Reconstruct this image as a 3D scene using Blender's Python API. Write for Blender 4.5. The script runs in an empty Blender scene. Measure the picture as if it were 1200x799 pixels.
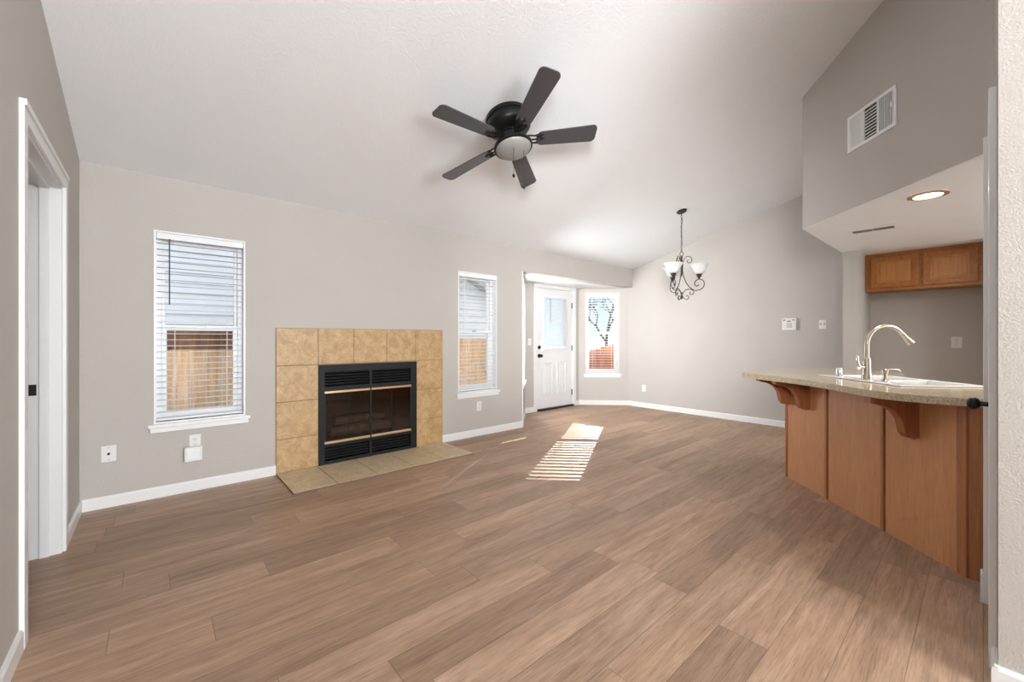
import bpy, bmesh, math, random
from mathutils import Vector, Matrix
random.seed(7)
PI = math.pi
C = bpy.context.scene.collection
SC = bpy.context.scene

# ------------------------------------------------------------------ camera, world, sun, lights, exposure
TH = math.radians(41.0)                       # heading: from +Y towards +X
cam_d = bpy.data.cameras.new('camera'); cam = bpy.data.objects.new('camera', cam_d); C.objects.link(cam)
cam.location = (0, 0, 1.21); cam.rotation_euler = (PI/2, 0, -TH)
cam_d.sensor_width = 36; cam_d.lens = 14.4; cam_d.shift_y = -3.5/1200; cam_d.clip_start = 0.02
SC.camera = cam
vs = SC.view_settings
vs.view_transform = 'Standard'; vs.look = 'None'; vs.gamma = 1; vs.use_curve_mapping = False
vs.exposure = 0.15
SKY_STRENGTH = 1.6
SUN_STRENGTH = 8.0
BACK_POWER = 330; BOUNCE_POWER = 70; FAR_POWER = 34; BAY_POWER = 98; KITCHEN_POWER = 11; KITCHEN_FILL_POWER = 42

wd = bpy.data.worlds.new('sky'); SC.world = wd; wd.use_nodes = True
wt = wd.node_tree; wt.nodes.clear()
def wn(t, **k):
    n = wt.nodes.new(t)
    for a, b in k.items(): setattr(n, a, b)
    return n
w_out = wn('ShaderNodeOutputWorld'); w_bg = wn('ShaderNodeBackground'); w_bg.inputs['Strength'].default_value = SKY_STRENGTH
w_tc = wn('ShaderNodeTexCoord'); w_sep = wn('ShaderNodeSeparateXYZ'); w_r = wn('ShaderNodeValToRGB')
w_r.color_ramp.elements[0].position = 0.0; w_r.color_ramp.elements[0].color = (0.50, 0.60, 0.70, 1)
w_r.color_ramp.elements[1].position = 0.55; w_r.color_ramp.elements[1].color = (0.78, 0.86, 1.0, 1)
e = w_r.color_ramp.elements.new(0.16); e.color = (0.34, 0.48, 0.64, 1)
w_no = wn('ShaderNodeTexNoise'); w_no.inputs['Scale'].default_value = 4.0; w_no.inputs['Detail'].default_value = 5
w_cr = wn('ShaderNodeValToRGB'); w_cr.color_ramp.elements[0].position = .52; w_cr.color_ramp.elements[1].position = .7
w_mx = wn('ShaderNodeMixRGB'); w_mx.inputs[2].default_value = (1, 1, 1, 1)
wt.links.new(w_tc.outputs['Generated'], w_sep.inputs[0]); wt.links.new(w_sep.outputs[2], w_r.inputs[0])
wt.links.new(w_tc.outputs['Generated'], w_no.inputs['Vector']); wt.links.new(w_no.outputs[0], w_cr.inputs[0])
wt.links.new(w_cr.outputs[0], w_mx.inputs[0]); wt.links.new(w_r.outputs[0], w_mx.inputs[1])
wt.links.new(w_mx.outputs[0], w_bg.inputs['Color']); wt.links.new(w_bg.outputs[0], w_out.inputs[0])

def lamp(name, kind, loc, direction, power, color=(1, 1, 1), size=None, size_y=None, angle=None):
    d = bpy.data.lights.new(name, kind); o = bpy.data.objects.new(name, d); C.objects.link(o)
    o.location = loc; o.rotation_euler = Vector(direction).to_track_quat('-Z', 'Y').to_euler()
    d.energy = power; d.color = color
    if size: d.shape = 'RECTANGLE'; d.size = size; d.size_y = size_y or size
    if angle: d.angle = angle
    return o
SUN_D = Vector((-.855, -.518, -.460)).normalized()
lamp('sun', 'SUN', (12, 9, 8), SUN_D, SUN_STRENGTH, (1.0, .93, .82), angle=math.radians(.2))
# added fill lamp behind the camera, standing in for unseen back windows
lamp('back_fill', 'AREA', (0.95, -4.35, 1.25), (0, 1, 0.05), BACK_POWER, (.93, .965, 1.0), 2.6, 2.2)
# added fill lamp behind the camera, aimed up so the vault bounces it
lamp('bounce_fill', 'AREA', (0.1, -2.0, 2.0), (.22, .50, .85), BOUNCE_POWER, (.955, .98, 1), 1.6, 1.6)
# added fill lamp in the unseen kitchen, brightening the dining side; no window there
lamp('kitchen_fill', 'AREA', (4.7, -2.5, 1.45), (-.05, 1, .12), KITCHEN_FILL_POWER, (.95, .98, 1.0), 2.2, 1.2)
# added lamp outside the left bay window, boosting daylight onto the dining wall
lamp('bay_fill', 'AREA', (3.86, 4.72, 1.32), (.75, -.66, .12), BAY_POWER, (.96, .98, 1.0), .62, 1.5)
far = lamp('aimed_fill', 'AREA', (.0, -.28, 1.8), (.80, .60, -.02), FAR_POWER, (.96, .98, 1), .5, .9)  # added fill lamp behind the camera, narrowed onto the far dining end
far.data.spread = math.radians(50)

# ------------------------------------------------------------------ materials
class Mat:
    def __init__(s, name):
        s.m = bpy.data.materials.new(name); s.m.use_nodes = True; s.t = s.m.node_tree
        s.b = s.t.nodes['Principled BSDF']; s.out = s.t.nodes['Material Output']
        s._tc = None
    def n(s, t, **k):
        x = s.t.nodes.new(t)
        for a, b in k.items(): setattr(x, a, b)
        return x
    def L(s, a, b): s.t.links.new(a, b)
    def co(s, kind='Object'):
        if not s._tc: s._tc = s.n('ShaderNodeTexCoord')
        return s._tc.outputs[kind]
    def pos(s):
        return s.n('ShaderNodeNewGeometry').outputs['Position']
    def M(s, op, a, b=None, c=None):
        x = s.n('ShaderNodeMath', operation=op)
        for i, v in enumerate((a, b, c)):
            if v is None: continue
            if isinstance(v, (int, float)): x.inputs[i].default_value = v
            else: s.L(v, x.inputs[i])
        return x.outputs[0]
    def xyz(s, v):
        x = s.n('ShaderNodeSeparateXYZ'); s.L(v, x.inputs[0]); return x.outputs
    def comb(s, a, b, c):
        x = s.n('ShaderNodeCombineXYZ')
        for i, v in enumerate((a, b, c)):
            if isinstance(v, (int, float)): x.inputs[i].default_value = v
            else: s.L(v, x.inputs[i])
        return x.outputs[0]
    def scale(s, v, sc):
        x = s.n('ShaderNodeMapping'); s.L(v, x.inputs[0]); x.inputs['Scale'].default_value = sc; return x.outputs[0]
    def noise(s, v, sc, detail=3, rough=.5, dist=0):
        x = s.n('ShaderNodeTexNoise'); s.L(v, x.inputs['Vector'])
        x.inputs['Scale'].default_value = sc; x.inputs['Detail'].default_value = detail
        x.inputs['Roughness'].default_value = rough; x.inputs['Distortion'].default_value = dist
        return x.outputs[0]
    def white(s, v):
        x = s.n('ShaderNodeTexWhiteNoise', noise_dimensions='3D'); s.L(v, x.inputs['Vector']); return x.outputs[0]
    def ramp(s, f, *st):
        x = s.n('ShaderNodeValToRGB'); s.L(f, x.inputs[0]); cr = x.color_ramp
        while len(cr.elements) < len(st): cr.elements.new(.5)
        for e, (p, c) in zip(cr.elements, st):
            e.position = p; e.color = (*c, 1) if len(c) == 3 else c
        return x.outputs[0]
    def mix(s, f, a, b, mode='MIX'):
        x = s.n('ShaderNodeMixRGB', blend_type=mode)
        for i, v in enumerate((f, a, b)):
            if isinstance(v, (int, float)): x.inputs[i].default_value = v
            elif isinstance(v, tuple): x.inputs[i].default_value = (*v, 1)
            else: s.L(v, x.inputs[i])
        return x.outputs[0]
    def bump(s, h, strength, dist=.01):
        x = s.n('ShaderNodeBump'); s.L(h, x.inputs['Height']); x.inputs['Strength'].default_value = strength
        x.inputs['Distance'].default_value = dist; s.L(x.outputs[0], s.b.inputs['Normal'])
    def col(s, c):
        if isinstance(c, tuple): s.b.inputs['Base Color'].default_value = (*c, 1)
        else: s.L(c, s.b.inputs['Base Color'])
    def set(s, rough=.5, metal=0, spec=.5):
        if isinstance(rough, (int, float)): s.b.inputs['Roughness'].default_value = rough
        else: s.L(rough, s.b.inputs['Roughness'])
        s.b.inputs['Metallic'].default_value = metal; s.b.inputs['Specular IOR Level'].default_value = spec
        return s

def paint(name, c, rough=.5, bumps=0, bscale=120, var=.03, dist=.004, spec=.5):
    m = Mat(name); p = m.pos()
    v = m.noise(p, 2.5, 2)
    k = tuple(x*(1-var) for x in c); l = tuple(min(1, x*(1+var)) for x in c)
    m.col(m.ramp(v, (.3, k), (.7, l))); m.set(rough, 0, spec)
    if bumps:
        h = m.ramp(m.noise(p, bscale, 3, .55), (.42, (0, 0, 0)), (.62, (1, 1, 1)))
        m.bump(h, bumps, dist)
    return m.m

M_ = {}
M_['wall'] = paint('greige_wall_paint', (.468, .438, .403), .6, .28, 150, .015)
M_['ceiling'] = paint('white_ceiling_paint', (.83, .84, .855), .36, .30, 70, .01, .004)
M_['trim'] = paint('white_gloss_trim', (.74, .74, .735), .32, 0, var=.01)
M_['door'] = paint('white_door_paint', (.74, .74, .74), .35, 0, var=.01)
M_['vinyl'] = paint('white_vinyl', (.76, .77, .78), .35, 0, var=.01)
M_['slat'] = paint('white_blind_slat', (.76, .77, .78), .45, 0, var=.01)
M_['black'] = paint('black_metal', (.006, .006, .006), .35, 0, spec=.3)
M_['firebox_black'] = paint('black_fireplace_enamel', (.005, .0053, .006), .55, 0, spec=.3)
M_['dark'] = paint('dark_void', (.02, .019, .018), .8)
M_['plate'] = paint('white_plastic', (.72, .71, .69), .35, 0, var=.01)
M_['grout'] = paint('tan_grout', (.22, .16, .09), .8)
M_['hearth_grout'] = paint('hearth_grout', (.13, .09, .055), .8)
M_['concrete'] = paint('pale_concrete', (.50, .49, .47), .85, .2, 60, .06)
M_['roof'] = paint('grey_shingle_roof', (.52, .54, .57), .9, .3, 30, .06)
M_['siding'] = paint('pale_grey_siding', (.86, .88, .90), .8, 0)
M_['lawn'] = paint('winter_lawn', (.16, .20, .08), .95, .4, 40, .2)
M_['bark'] = paint('grey_brown_bark', (.10, .075, .055), .9, .4, 60, .2)
M_['leaf'] = paint('dark_green_leaves', (.035, .085, .03), .8, .6, 25, .4, .05)
M_['keypad'] = paint('grey_keypad_print', (.25, .25, .26), .5)

def metal(name, c, rough):
    m = Mat(name); m.col(m.ramp(m.noise(m.pos(), 40, 2), (.3, tuple(x*.96 for x in c)), (.7, c))); m.set(rough, 1); return m.m
M_['nickel'] = metal('brushed_nickel', (.52, .45, .37), .27)
M_['chrome'] = metal('chrome', (.75, .76, .78), .12)
M_['brass'] = metal('polished_brass', (.86, .60, .36), .28)
M_['steel'] = metal('dull_steel', (.35, .35, .36), .4)

def fan_blade_mat():
    m = Mat('charcoal_fan_blade'); m.col((.048, .048, .052)); m.set(.27, 0, .8)
    m.bump(m.noise(m.scale(m.co(), (3, 40, 40)), 8, 3), .05, .002); return m.m
M_['blade'] = fan_blade_mat()

def iron():
    m = Mat('dark_bronze_iron'); m.col(m.ramp(m.noise(m.pos(), 90, 3), (.35, (.022, .018, .015)), (.7, (.055, .045, .036))))
    m.set(.45, .4); return m.m
M_['iron'] = iron()

def floor_mat():
    m = Mat('brown_oak_plank_floor'); p = m.xyz(m.pos()); W, Ln = .183, 1.22
    row = m.M('FLOOR', m.M('DIVIDE', p[1], W))
    off = m.M('MULTIPLY', m.white(m.comb(row, 3.7, 1.1)), Ln)
    xs = m.M('DIVIDE', m.M('ADD', p[0], off), Ln); colm = m.M('FLOOR', xs)
    r = m.white(m.comb(row, colm, 5.0)); r2 = m.white(m.comb(colm, row, 9.0)); r3 = m.white(m.comb(colm, row, 2.0))
    gx = m.M('ADD', p[0], m.M('MULTIPLY', r, 37.0)); gy = m.M('ADD', p[1], m.M('MULTIPLY', r2, 11.0))
    g1 = m.noise(m.comb(m.M('MULTIPLY', gx, 1.6), m.M('MULTIPLY', gy, 14), r), 1.0, 7, .66, .9)     # broad cathedral figure
    g2 = m.noise(m.comb(m.M('MULTIPLY', gx, 9), m.M('MULTIPLY', gy, 190), 0), 1.0, 3, .6)            # fine pores
    g3 = m.noise(m.comb(m.M('MULTIPLY', gx, 2.4), m.M('MULTIPLY', gy, 34), r2), 1.0, 4, .65, .4)
    fig = m.ramp(g1, (.18, (.215, .131, .083)), (.40, (.345, .224, .150)), (.60, (.42, .283, .196)), (.82, (.53, .38, .278)))
    tone = m.ramp(r3, (0, (.80, .78, .765)), (.3, (.95, .94, .93)), (.6, (1.03, 1.0, .97)), (1, (1.13, 1.12, 1.11)))
    c = m.mix(1.0, fig, tone, 'MULTIPLY')
    c = m.mix(.55, c, m.ramp(g3, (.30, (.62, .58, .54)), (.55, (1.05, 1.05, 1.05)), (.8, (1.18, 1.18, 1.18))), 'MULTIPLY')
    c = m.mix(.75, c, m.ramp(g2, (.30, (.60, .57, .54)), (.5, (1.0, 1.0, 1.0)), (.75, (1.12, 1.12, 1.12))), 'MULTIPLY')
    fy = m.M('FRACT', m.M('DIVIDE', p[1], W)); fx = m.M('FRACT', xs)
    ey = m.M('MINIMUM', fy, m.M('SUBTRACT', 1, fy)); ex = m.M('MULTIPLY', m.M('MINIMUM', fx, m.M('SUBTRACT', 1, fx)), Ln/W)
    seam = m.M('LESS_THAN', m.M('MINIMUM', ey, ex), .0075)
    c = m.mix(m.M('MULTIPLY', seam, .55), c, (.07, .045, .03))
    m.col(c)
    m.set(m.M('ADD', .34, m.M('MULTIPLY', g2, .22)), 0, .38)
    h = m.M('SUBTRACT', m.M('MULTIPLY', g2, .25), seam)
    m.bump(h, .25, .0012)
    return m.m
M_['floor'] = floor_mat()

def tile_mat(name, a, b, c, sc=13):
    m = Mat(name); p = m.pos()
    oi = m.n('ShaderNodeObjectInfo').outputs['Location']
    n1 = m.noise(p, sc, 6, .68, .6); n2 = m.noise(p, sc*9, 4, .7)
    base = m.ramp(n1, (.28, a), (.5, b), (.74, c))
    m.col(m.mix(.55, base, m.ramp(n2, (.36, (.52, .47, .40)), (.5, (1, 1, 1)), (.68, (1.22, 1.20, 1.16))), 'MULTIPLY'))
    m.set(.42); m.bump(n2, .2, .002); return m.m
M_['tile'] = tile_mat('tan_stone_tile', (.33, .195, .080), (.46, .295, .135), (.58, .40, .21))
M_['hearth'] = tile_mat('beige_hearth_tile', (.47, .355, .215), (.58, .455, .29), (.68, .56, .385))

def wood(name, a, b, c, rough=.35, axis='Z', sc=1.0):
    m = Mat(name); q = m.xyz(m.co()); s = {'X': (1.2, 14, 14), 'Y': (14, 1.2, 14), 'Z': (14, 14, 1.2)}[axis]
    v = m.comb(m.M('MULTIPLY', q[0], s[0]*sc), m.M('MULTIPLY', q[1], s[1]*sc), m.M('MULTIPLY', q[2], s[2]*sc))
    g = m.noise(v, 1.6, 5, .6, 1.2); f = m.noise(v, 12, 3, .6)
    col = m.mix(.35, m.ramp(g, (.28, a), (.5, b), (.72, c)), m.ramp(f, (.35, (.7, .66, .6)), (.6, (1.05, 1.05, 1.05))), 'MULTIPLY')
    m.col(col); m.set(rough); m.bump(f, .06, .001); return m.m
M_['laminate'] = wood('honey_brown_panel', (.58, .268, .122), (.61, .292, .138), (.64, .315, .153), .38, 'Z', .5)
M_['stile'] = wood('orange_brown_trim_wood', (.36, .135, .053), (.44, .180, .078), (.52, .235, .11), .35, 'Z')
M_['corbel'] = wood('reddish_corbel_wood', (.27, .085, .032), (.34, .115, .045), (.42, .155, .065), .35, 'Z')
M_['oak'] = wood('golden_oak', (.26, .082, .012), (.36, .125, .020), (.45, .175, .034), .35, 'X', 1.3)
M_['oak_panel'] = wood('golden_oak_panel', (.35, .140, .028), (.45, .190, .045), (.54, .245, .068), .35, 'Z', 2)

def counter_mat():
    m = Mat('speckled_beige_counter'); p = m.pos()
    v = m.n('ShaderNodeTexVoronoi'); m.L(p, v.inputs['Vector']); v.inputs['Scale'].default_value = 260
    w = m.white(v.outputs['Position']); n = m.noise(p, 14, 4, .6)
    c = m.ramp(w, (.0, (.14, .095, .06)), (.16, (.33, .25, .16)), (.5, (.50, .40, .28)), (.85, (.62, .53, .40)))
    m.col(m.mix(.35, c, m.ramp(n, (.3, (.38, .29, .19)), (.7, (.60, .50, .36))))); m.set(.12, 0, .6); return m.m
M_['counter'] = counter_mat()

def fence_mat(name, a, b, c):
    m = Mat(name); p = m.xyz(m.pos()); u = m.M('ADD', p[0], m.M('MULTIPLY', p[1], .6))
    k = m.M('FLOOR', m.M('DIVIDE', u, .14)); r = m.white(m.comb(k, 1, 2))
    g = m.noise(m.comb(m.M('MULTIPLY', u, 22), m.M('MULTIPLY', r, 9), m.M('MULTIPLY', p[2], 2.2)), 1, 4, .6, .5)
    kn = m.n('ShaderNodeTexVoronoi'); m.L(m.comb(m.M('MULTIPLY', u, 7), r, m.M('MULTIPLY', p[2], 3.6)), kn.inputs['Vector']); kn.inputs['Scale'].default_value = 1
    knot = m.ramp(kn.outputs['Distance'], (.07, (.25, .12, .06)), (.14, (1, 1, 1)))
    c0 = m.mix(1, m.ramp(g, (.3, a), (.5, b), (.7, c)), m.ramp(r, (0, (.88, .86, .84)), (1, (1.08, 1.06, 1.04))), 'MULTIPLY')
    m.col(m.mix(.9, c0, knot, 'MULTIPLY')); m.set(.8); return m.m
M_['fence'] = fence_mat('new_tan_fence_boards', (.62, .36, .19), (.80, .52, .31), (.92, .68, .45))
M_['fence_dark'] = fence_mat('dark_brown_fence_rail', (.16, .075, .04), (.24, .12, .065), (.32, .17, .10))  # darker brown boards for the fence's top rail
M_['fence_red'] = fence_mat('reddish_fence_boards', (.40, .13, .06), (.55, .20, .10), (.66, .30, .17))

def glass_mat(name, tint, gloss=.08):
    m = Mat(name); t = m.n('ShaderNodeBsdfTransparent'); t.inputs[0].default_value = (*tint, 1)
    g = m.n('ShaderNodeBsdfGlossy'); g.inputs['Roughness'].default_value = .02
    f = m.n('ShaderNodeLayerWeight'); f.inputs['Blend'].default_value = .5
    mx = m.n('ShaderNodeMixShader'); m.L(m.M('ADD', m.M('MULTIPLY', m.M('POWER', f.outputs['Facing'], 5), .4), gloss), mx.inputs[0]); m.L(t.outputs[0], mx.inputs[1]); m.L(g.outputs[0], mx.inputs[2])
    m.L(mx.outputs[0], m.out.inputs['Surface']); return m.m
M_['glass'] = glass_mat('window_glass', (.97, .98, .98), .0)
M_['fire_glass'] = glass_mat('smoked_fireplace_glass', (.60, .55, .50), .06)

def frosted(name, c, trans=.5, emit=0):
    m = Mat(name); m.col(c); m.set(.3)
    m.b.inputs['Subsurface Weight'].default_value = 0
    tr = m.n('ShaderNodeBsdfTranslucent'); tr.inputs[0].default_value = (*c, 1)
    mx = m.n('ShaderNodeMixShader'); mx.inputs[0].default_value = trans
    m.L(m.b.outputs[0], mx.inputs[1]); m.L(tr.outputs[0], mx.inputs[2]); m.L(mx.outputs[0], m.out.inputs['Surface'])
    return m.m
M_['bowl'] = frosted('frosted_bowl_glass', (.36, .355, .33), .35)
M_['shade'] = frosted('alabaster_shade_glass', (.88, .89, .88), .5)

def emitter(name, c, s):
    m = Mat(name); m.col(c); m.b.inputs['Emission Color'].default_value = (*c, 1); m.b.inputs['Emission Strength'].default_value = s; return m.m
M_['bulb'] = emitter('lit_flood_bulb', (1, .95, .85), 7)
M_['log'] = tile_mat('ash_grey_ceramic_log', (.10, .085, .07), (.22, .19, .16), (.42, .38, .34), 14)
M_['firebrick'] = tile_mat('sooty_firebrick', (.07, .055, .042), (.11, .09, .07), (.15, .12, .095), 8)

# ------------------------------------------------------------------ mesh helpers
def BM(): return bmesh.new()
_jr = random.Random(11)
def box(bm, x0, x1, y0, y1, z0, z1, bev=0, mtx=None, exact=False):
    if not exact:      # a hair of size difference so that touching faces never coincide
        q = lambda: _jr.uniform(.00002, .00030)
        x0 -= q(); x1 += q(); y0 -= q(); y1 += q(); z1 += q(); z0 = z0 if z0 == 0 else z0-q()
    vs_ = [bm.verts.new((x, y, z)) for x in (x0, x1) for y in (y0, y1) for z in (z0, z1)]
    idx = [(0, 1, 3, 2), (4, 6, 7, 5), (0, 4, 5, 1), (2, 3, 7, 6), (0, 2, 6, 4), (1, 5, 7, 3)]
    fs = [bm.faces.new([vs_[i] for i in f]) for f in idx]
    if mtx: bmesh.ops.transform(bm, matrix=mtx, verts=vs_)
    if bev:
        es = list({e for f in fs for e in f.edges})
        bmesh.ops.bevel(bm, geom=es, offset=bev, segments=2, affect='EDGES', profile=.5)
def prism(bm, poly, a, b, axis='z'):
    def P(u, v, w):
        return {'z': (u, v, w), 'x': (w, u, v), 'y': (u, w, v)}[axis]
    lo = [bm.verts.new(P(u, v, a)) for u, v in poly]; hi = [bm.verts.new(P(u, v, b)) for u, v in poly]
    n = len(poly)
    bm.faces.new(lo); bm.faces.new(hi)
    for i in range(n): bm.faces.new((lo[i], lo[(i+1) % n], hi[(i+1) % n], hi[i]))
def lathe(bm, prof, seg=32, cx=0, cy=0, cap=True):
    rings = []
    for r, z in prof:
        rings.append([bm.verts.new((cx+r*math.cos(2*PI*i/seg), cy+r*math.sin(2*PI*i/seg), z)) for i in range(seg)])
    for a, b in zip(rings, rings[1:]):
        for i in range(seg): bm.faces.new((a[i], a[(i+1) % seg], b[(i+1) % seg], b[i]))
    if cap: bm.faces.new(rings[0]); bm.faces.new(rings[-1])
def smooth_pts(pts, n=6):
    P = [Vector(p) for p in pts]; out = []
    for i in range(len(P)-1):
        p0 = P[max(i-1, 0)]; p1 = P[i]; p2 = P[i+1]; p3 = P[min(i+2, len(P)-1)]
        for k in range(n):
            t = k/n
            out.append(.5*((2*p1)+(p2-p0)*t+(2*p0-5*p1+4*p2-p3)*t*t+(3*p1-p0-3*p2+p3)*t**3))
    out.append(P[-1]); return out
def tube(bm, pts, r, seg=8, smooth=0, closed=False):
    P = smooth_pts(pts, smooth) if smooth else [Vector(p) for p in pts]
    R = r if isinstance(r, (list, tuple)) else [r]*len(P)
    if len(R) != len(P): R = [R[min(int(i*len(R)/len(P)), len(R)-1)] for i in range(len(P))]
    n = len(P); t0 = (P[1]-P[0]).normalized(); up = Vector((0, 0, 1)) if abs(t0.z) < .9 else Vector((1, 0, 0))
    u = t0.cross(up).normalized(); rings = []
    for i in range(n):
        if closed: t = (P[(i+1) % n]-P[i-1]).normalized()
        else: t = (P[min(i+1, n-1)]-P[max(i-1, 0)]).normalized()
        u = (u - t*u.dot(t)).normalized(); v = t.cross(u)
        rings.append([bm.verts.new(P[i]+(u*math.cos(2*PI*k/seg)+v*math.sin(2*PI*k/seg))*R[i]) for k in range(seg)])
    m = n if closed else n-1
    for i in range(m):
        a, b = rings[i], rings[(i+1) % n]
        for k in range(seg): bm.faces.new((a[k], a[(k+1) % seg], b[(k+1) % seg], b[k]))
    if not closed: bm.faces.new(rings[0]); bm.faces.new(rings[-1])
def ball(bm, c, r, seg=16, sc=(1, 1, 1)):
    m = Matrix.Translation(c) @ Matrix.Diagonal((*[r*s for s in sc], 1))
    bmesh.ops.create_uvsphere(bm, u_segments=seg, v_segments=seg//2+2, radius=1, matrix=m)
def obj(name, bm, mat, parent=None, smooth=False):
    bmesh.ops.recalc_face_normals(bm, faces=bm.faces)
    me = bpy.data.meshes.new(name); bm.to_mesh(me); bm.free()
    if smooth:
        for p in me.polygons: p.use_smooth = True
        try: me.set_sharp_from_angle(angle=math.radians(40))
        except Exception: pass
    me.materials.append(M_[mat] if isinstance(mat, str) else mat)
    o = bpy.data.objects.new(name, me); C.objects.link(o)
    if parent: o.parent = parent
    return o
def thing(name, label, cat, loc=(0, 0, 0), rz=0, group=None):
    o = bpy.data.objects.new(name, None); C.objects.link(o); o.empty_display_size = .1
    o.location = loc; o.rotation_euler = (0, 0, rz); o['label'] = label; o['category'] = cat
    if group: o['group'] = group
    return o
def tag(o, label, cat, group=None, kind=None):
    o['label'] = label; o['category'] = cat
    if group: o['group'] = group
    if kind: o['kind'] = kind
    return o
def struct(name, bm, mat, label=None, parent=None):
    o = obj(name, bm, mat, parent)
    if not parent:
        o['kind'] = 'structure'
        if label: o['label'] = label; o['category'] = name.split('_')[0]
    return o
def struct_empty(name, label, loc=(0, 0, 0), rz=0):
    o = bpy.data.objects.new(name, None); C.objects.link(o); o.location = loc; o.rotation_euler = (0, 0, rz); o.empty_display_size = .1
    o['kind'] = 'structure'; o['label'] = label; o['category'] = name.split('_')[0]; return o

# ------------------------------------------------------------------ room numbers
XL, YW, XR = -.40, 4.11, 6.43          # left wall, window wall, dining wall
WT = .14; S = .257
def cz(y): return 2.44+S*(4.11-y)
RY = -.9; YB = -4.5                    # ridge, back wall
def cz2(y): return cz(y) if y > RY else cz(RY)-S*(RY-y)

# floor
b = BM(); prism(b, [(-3.0, YB-.2), (6.7, YB-.2), (6.7, 4.20), (6.45, 4.30), (5.84, 4.93), (4.44, 4.93), (3.70, 4.2), (-3.0, 4.2)], -.12, 0)
struct('floor', b, 'floor', 'brown oak plank floor with grain running along the window wall')

# ceiling (vault)
b = BM()
for (ya, yb) in ((YW+.02, RY), (RY, YB)):
    prism(b, [(ya, cz2(ya)), (yb, cz2(yb)), (yb, cz2(yb)+.12), (ya, cz2(ya)+.12)], XL-.1, XR+.1, 'x')
struct('ceiling', b, 'ceiling', 'white textured vaulted ceiling sloping up from the window wall')

# window wall with openings (local grid)
def wall_grid(bm, xs, zs, y0, y1, holes):
    for i in range(len(xs)-1):
        for j in range(len(zs)-1):
            cx, czc = (xs[i]+xs[i+1])/2, (zs[j]+zs[j+1])/2
            if any(h[0] < cx < h[1] and h[2] < czc < h[3] for h in holes): continue
            box(bm, xs[i], xs[i+1], y0, y1, zs[j], zs[j+1], exact=True)
W1 = (-.012, .572, .555, 2.028); W2 = (2.722, 3.312, .545, 2.012)
BX0, BX1, BZ = 3.755, 6.43, 2.112
b = BM()
wall_grid(b, [XL-.2, W1[0], W1[1], 1.15, 2.165, W2[0], W2[1], BX0, XR+.2], [0, W2[2], W1[2], .95, W2[3], W1[3], BZ, 2.56], YW, YW+WT,
          [W1, W2, (1.15, 2.165, 0, .95), (BX0, XR+.2, 0, BZ)])
bmesh.ops.remove_doubles(b, verts=b.verts, dist=.0001)
struct('wall_far', b, 'wall', 'greige wall holding two blind-covered windows and the fireplace')

# left wall with doorway
DY0, DY1, DZ = 2.495, 3.42, 2.065
b = BM()
def yz(bm, y0, y1, z0, top, x0, x1):
    prism(bm, [(y0, z0), (y1, z0), (y1, top(y1)), (y0, top(y0))], x0, x1, 'x')
up = lambda y: cz2(y)+.05
yz(b, DY1, YW+WT, 0, up, XL-.13, XL); yz(b, DY0, DY1, DZ, up, XL-.13, XL)
yz(b, RY, DY0, 0, up, XL-.13, XL); yz(b, YB, RY, 0, up, XL-.13, XL)
struct('wall_left', b, 'wall', 'greige left wall with a white cased doorway')
# small hall behind the doorway
b = BM(); box(b, -2.4, -2.3, 1.2, 4.3, 0, 2.44); box(b, -2.3, XL-.13, 1.1, 1.2, 0, 2.44); box(b, -2.3, XL-.13, 4.2, 4.3, 0, 2.44); box(b, -2.4, XL-.13, 1.1, 4.3, 2.44, 2.54)
struct('wall_hall', b, 'wall')

# dining wall
b = BM(); yz(b, .9, 4.34, 0, up, XR, XR+.14)
struct('wall_right', b, 'wall', 'greige dining wall on the right under the sloping ceiling')
# bay walls
r2 = math.sqrt(.5); BD = 4.83; AL = .72*math.sqrt(2)
def angled_frame(name, label, loc, rz): return struct_empty(name, label, loc, rz)
PL = (BX0, YW); PR = (5.80, BD); LR = .625*math.sqrt(2)
b = BM(); wall_grid(b, [4.40, 4.73, 5.655, 5.95], [0, 2.06, BZ+.1], BD, BD+WT, [(4.73, 5.655, 0, 2.06)])
struct('wall_bay', b, 'wall', 'greige back wall of the bay around the white door')
def place(o, p, rz): o.location = (p[0], p[1], 0); o.rotation_euler = (0, 0, rz); return o
WR = (.125, .725, .562, 2.022)     # in wall u, z
b = BM(); wall_grid(b, [0, WR[0], WR[1], LR+.15], [0, WR[2], WR[3], BZ+.1], 0, .13, [WR])
place(struct('wall_bay_right', b, 'wall', 'greige angled bay wall around the right bay window'), PR, -PI/4)
WL = (.20, .80, .562, 2.022)
b = BM(); wall_grid(b, [0, WL[0], WL[1], AL], [0, WL[2], WL[3], BZ+.1], 0, .13, [WL])
place(struct('wall_bay_left', b, 'wall', 'greige angled bay wall seen edge-on left of the door'), PL, PI/4)
b = BM(); prism(b, [(BX0-.1, YW+WT), (XR+.14, YW+WT), (XR+.14, 4.3), (5.9, 5.0), (4.35, 5.0)], BZ, BZ+.1)
struct('ceiling_bay', b, 'ceiling', 'low white ceiling over the bay')

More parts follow.
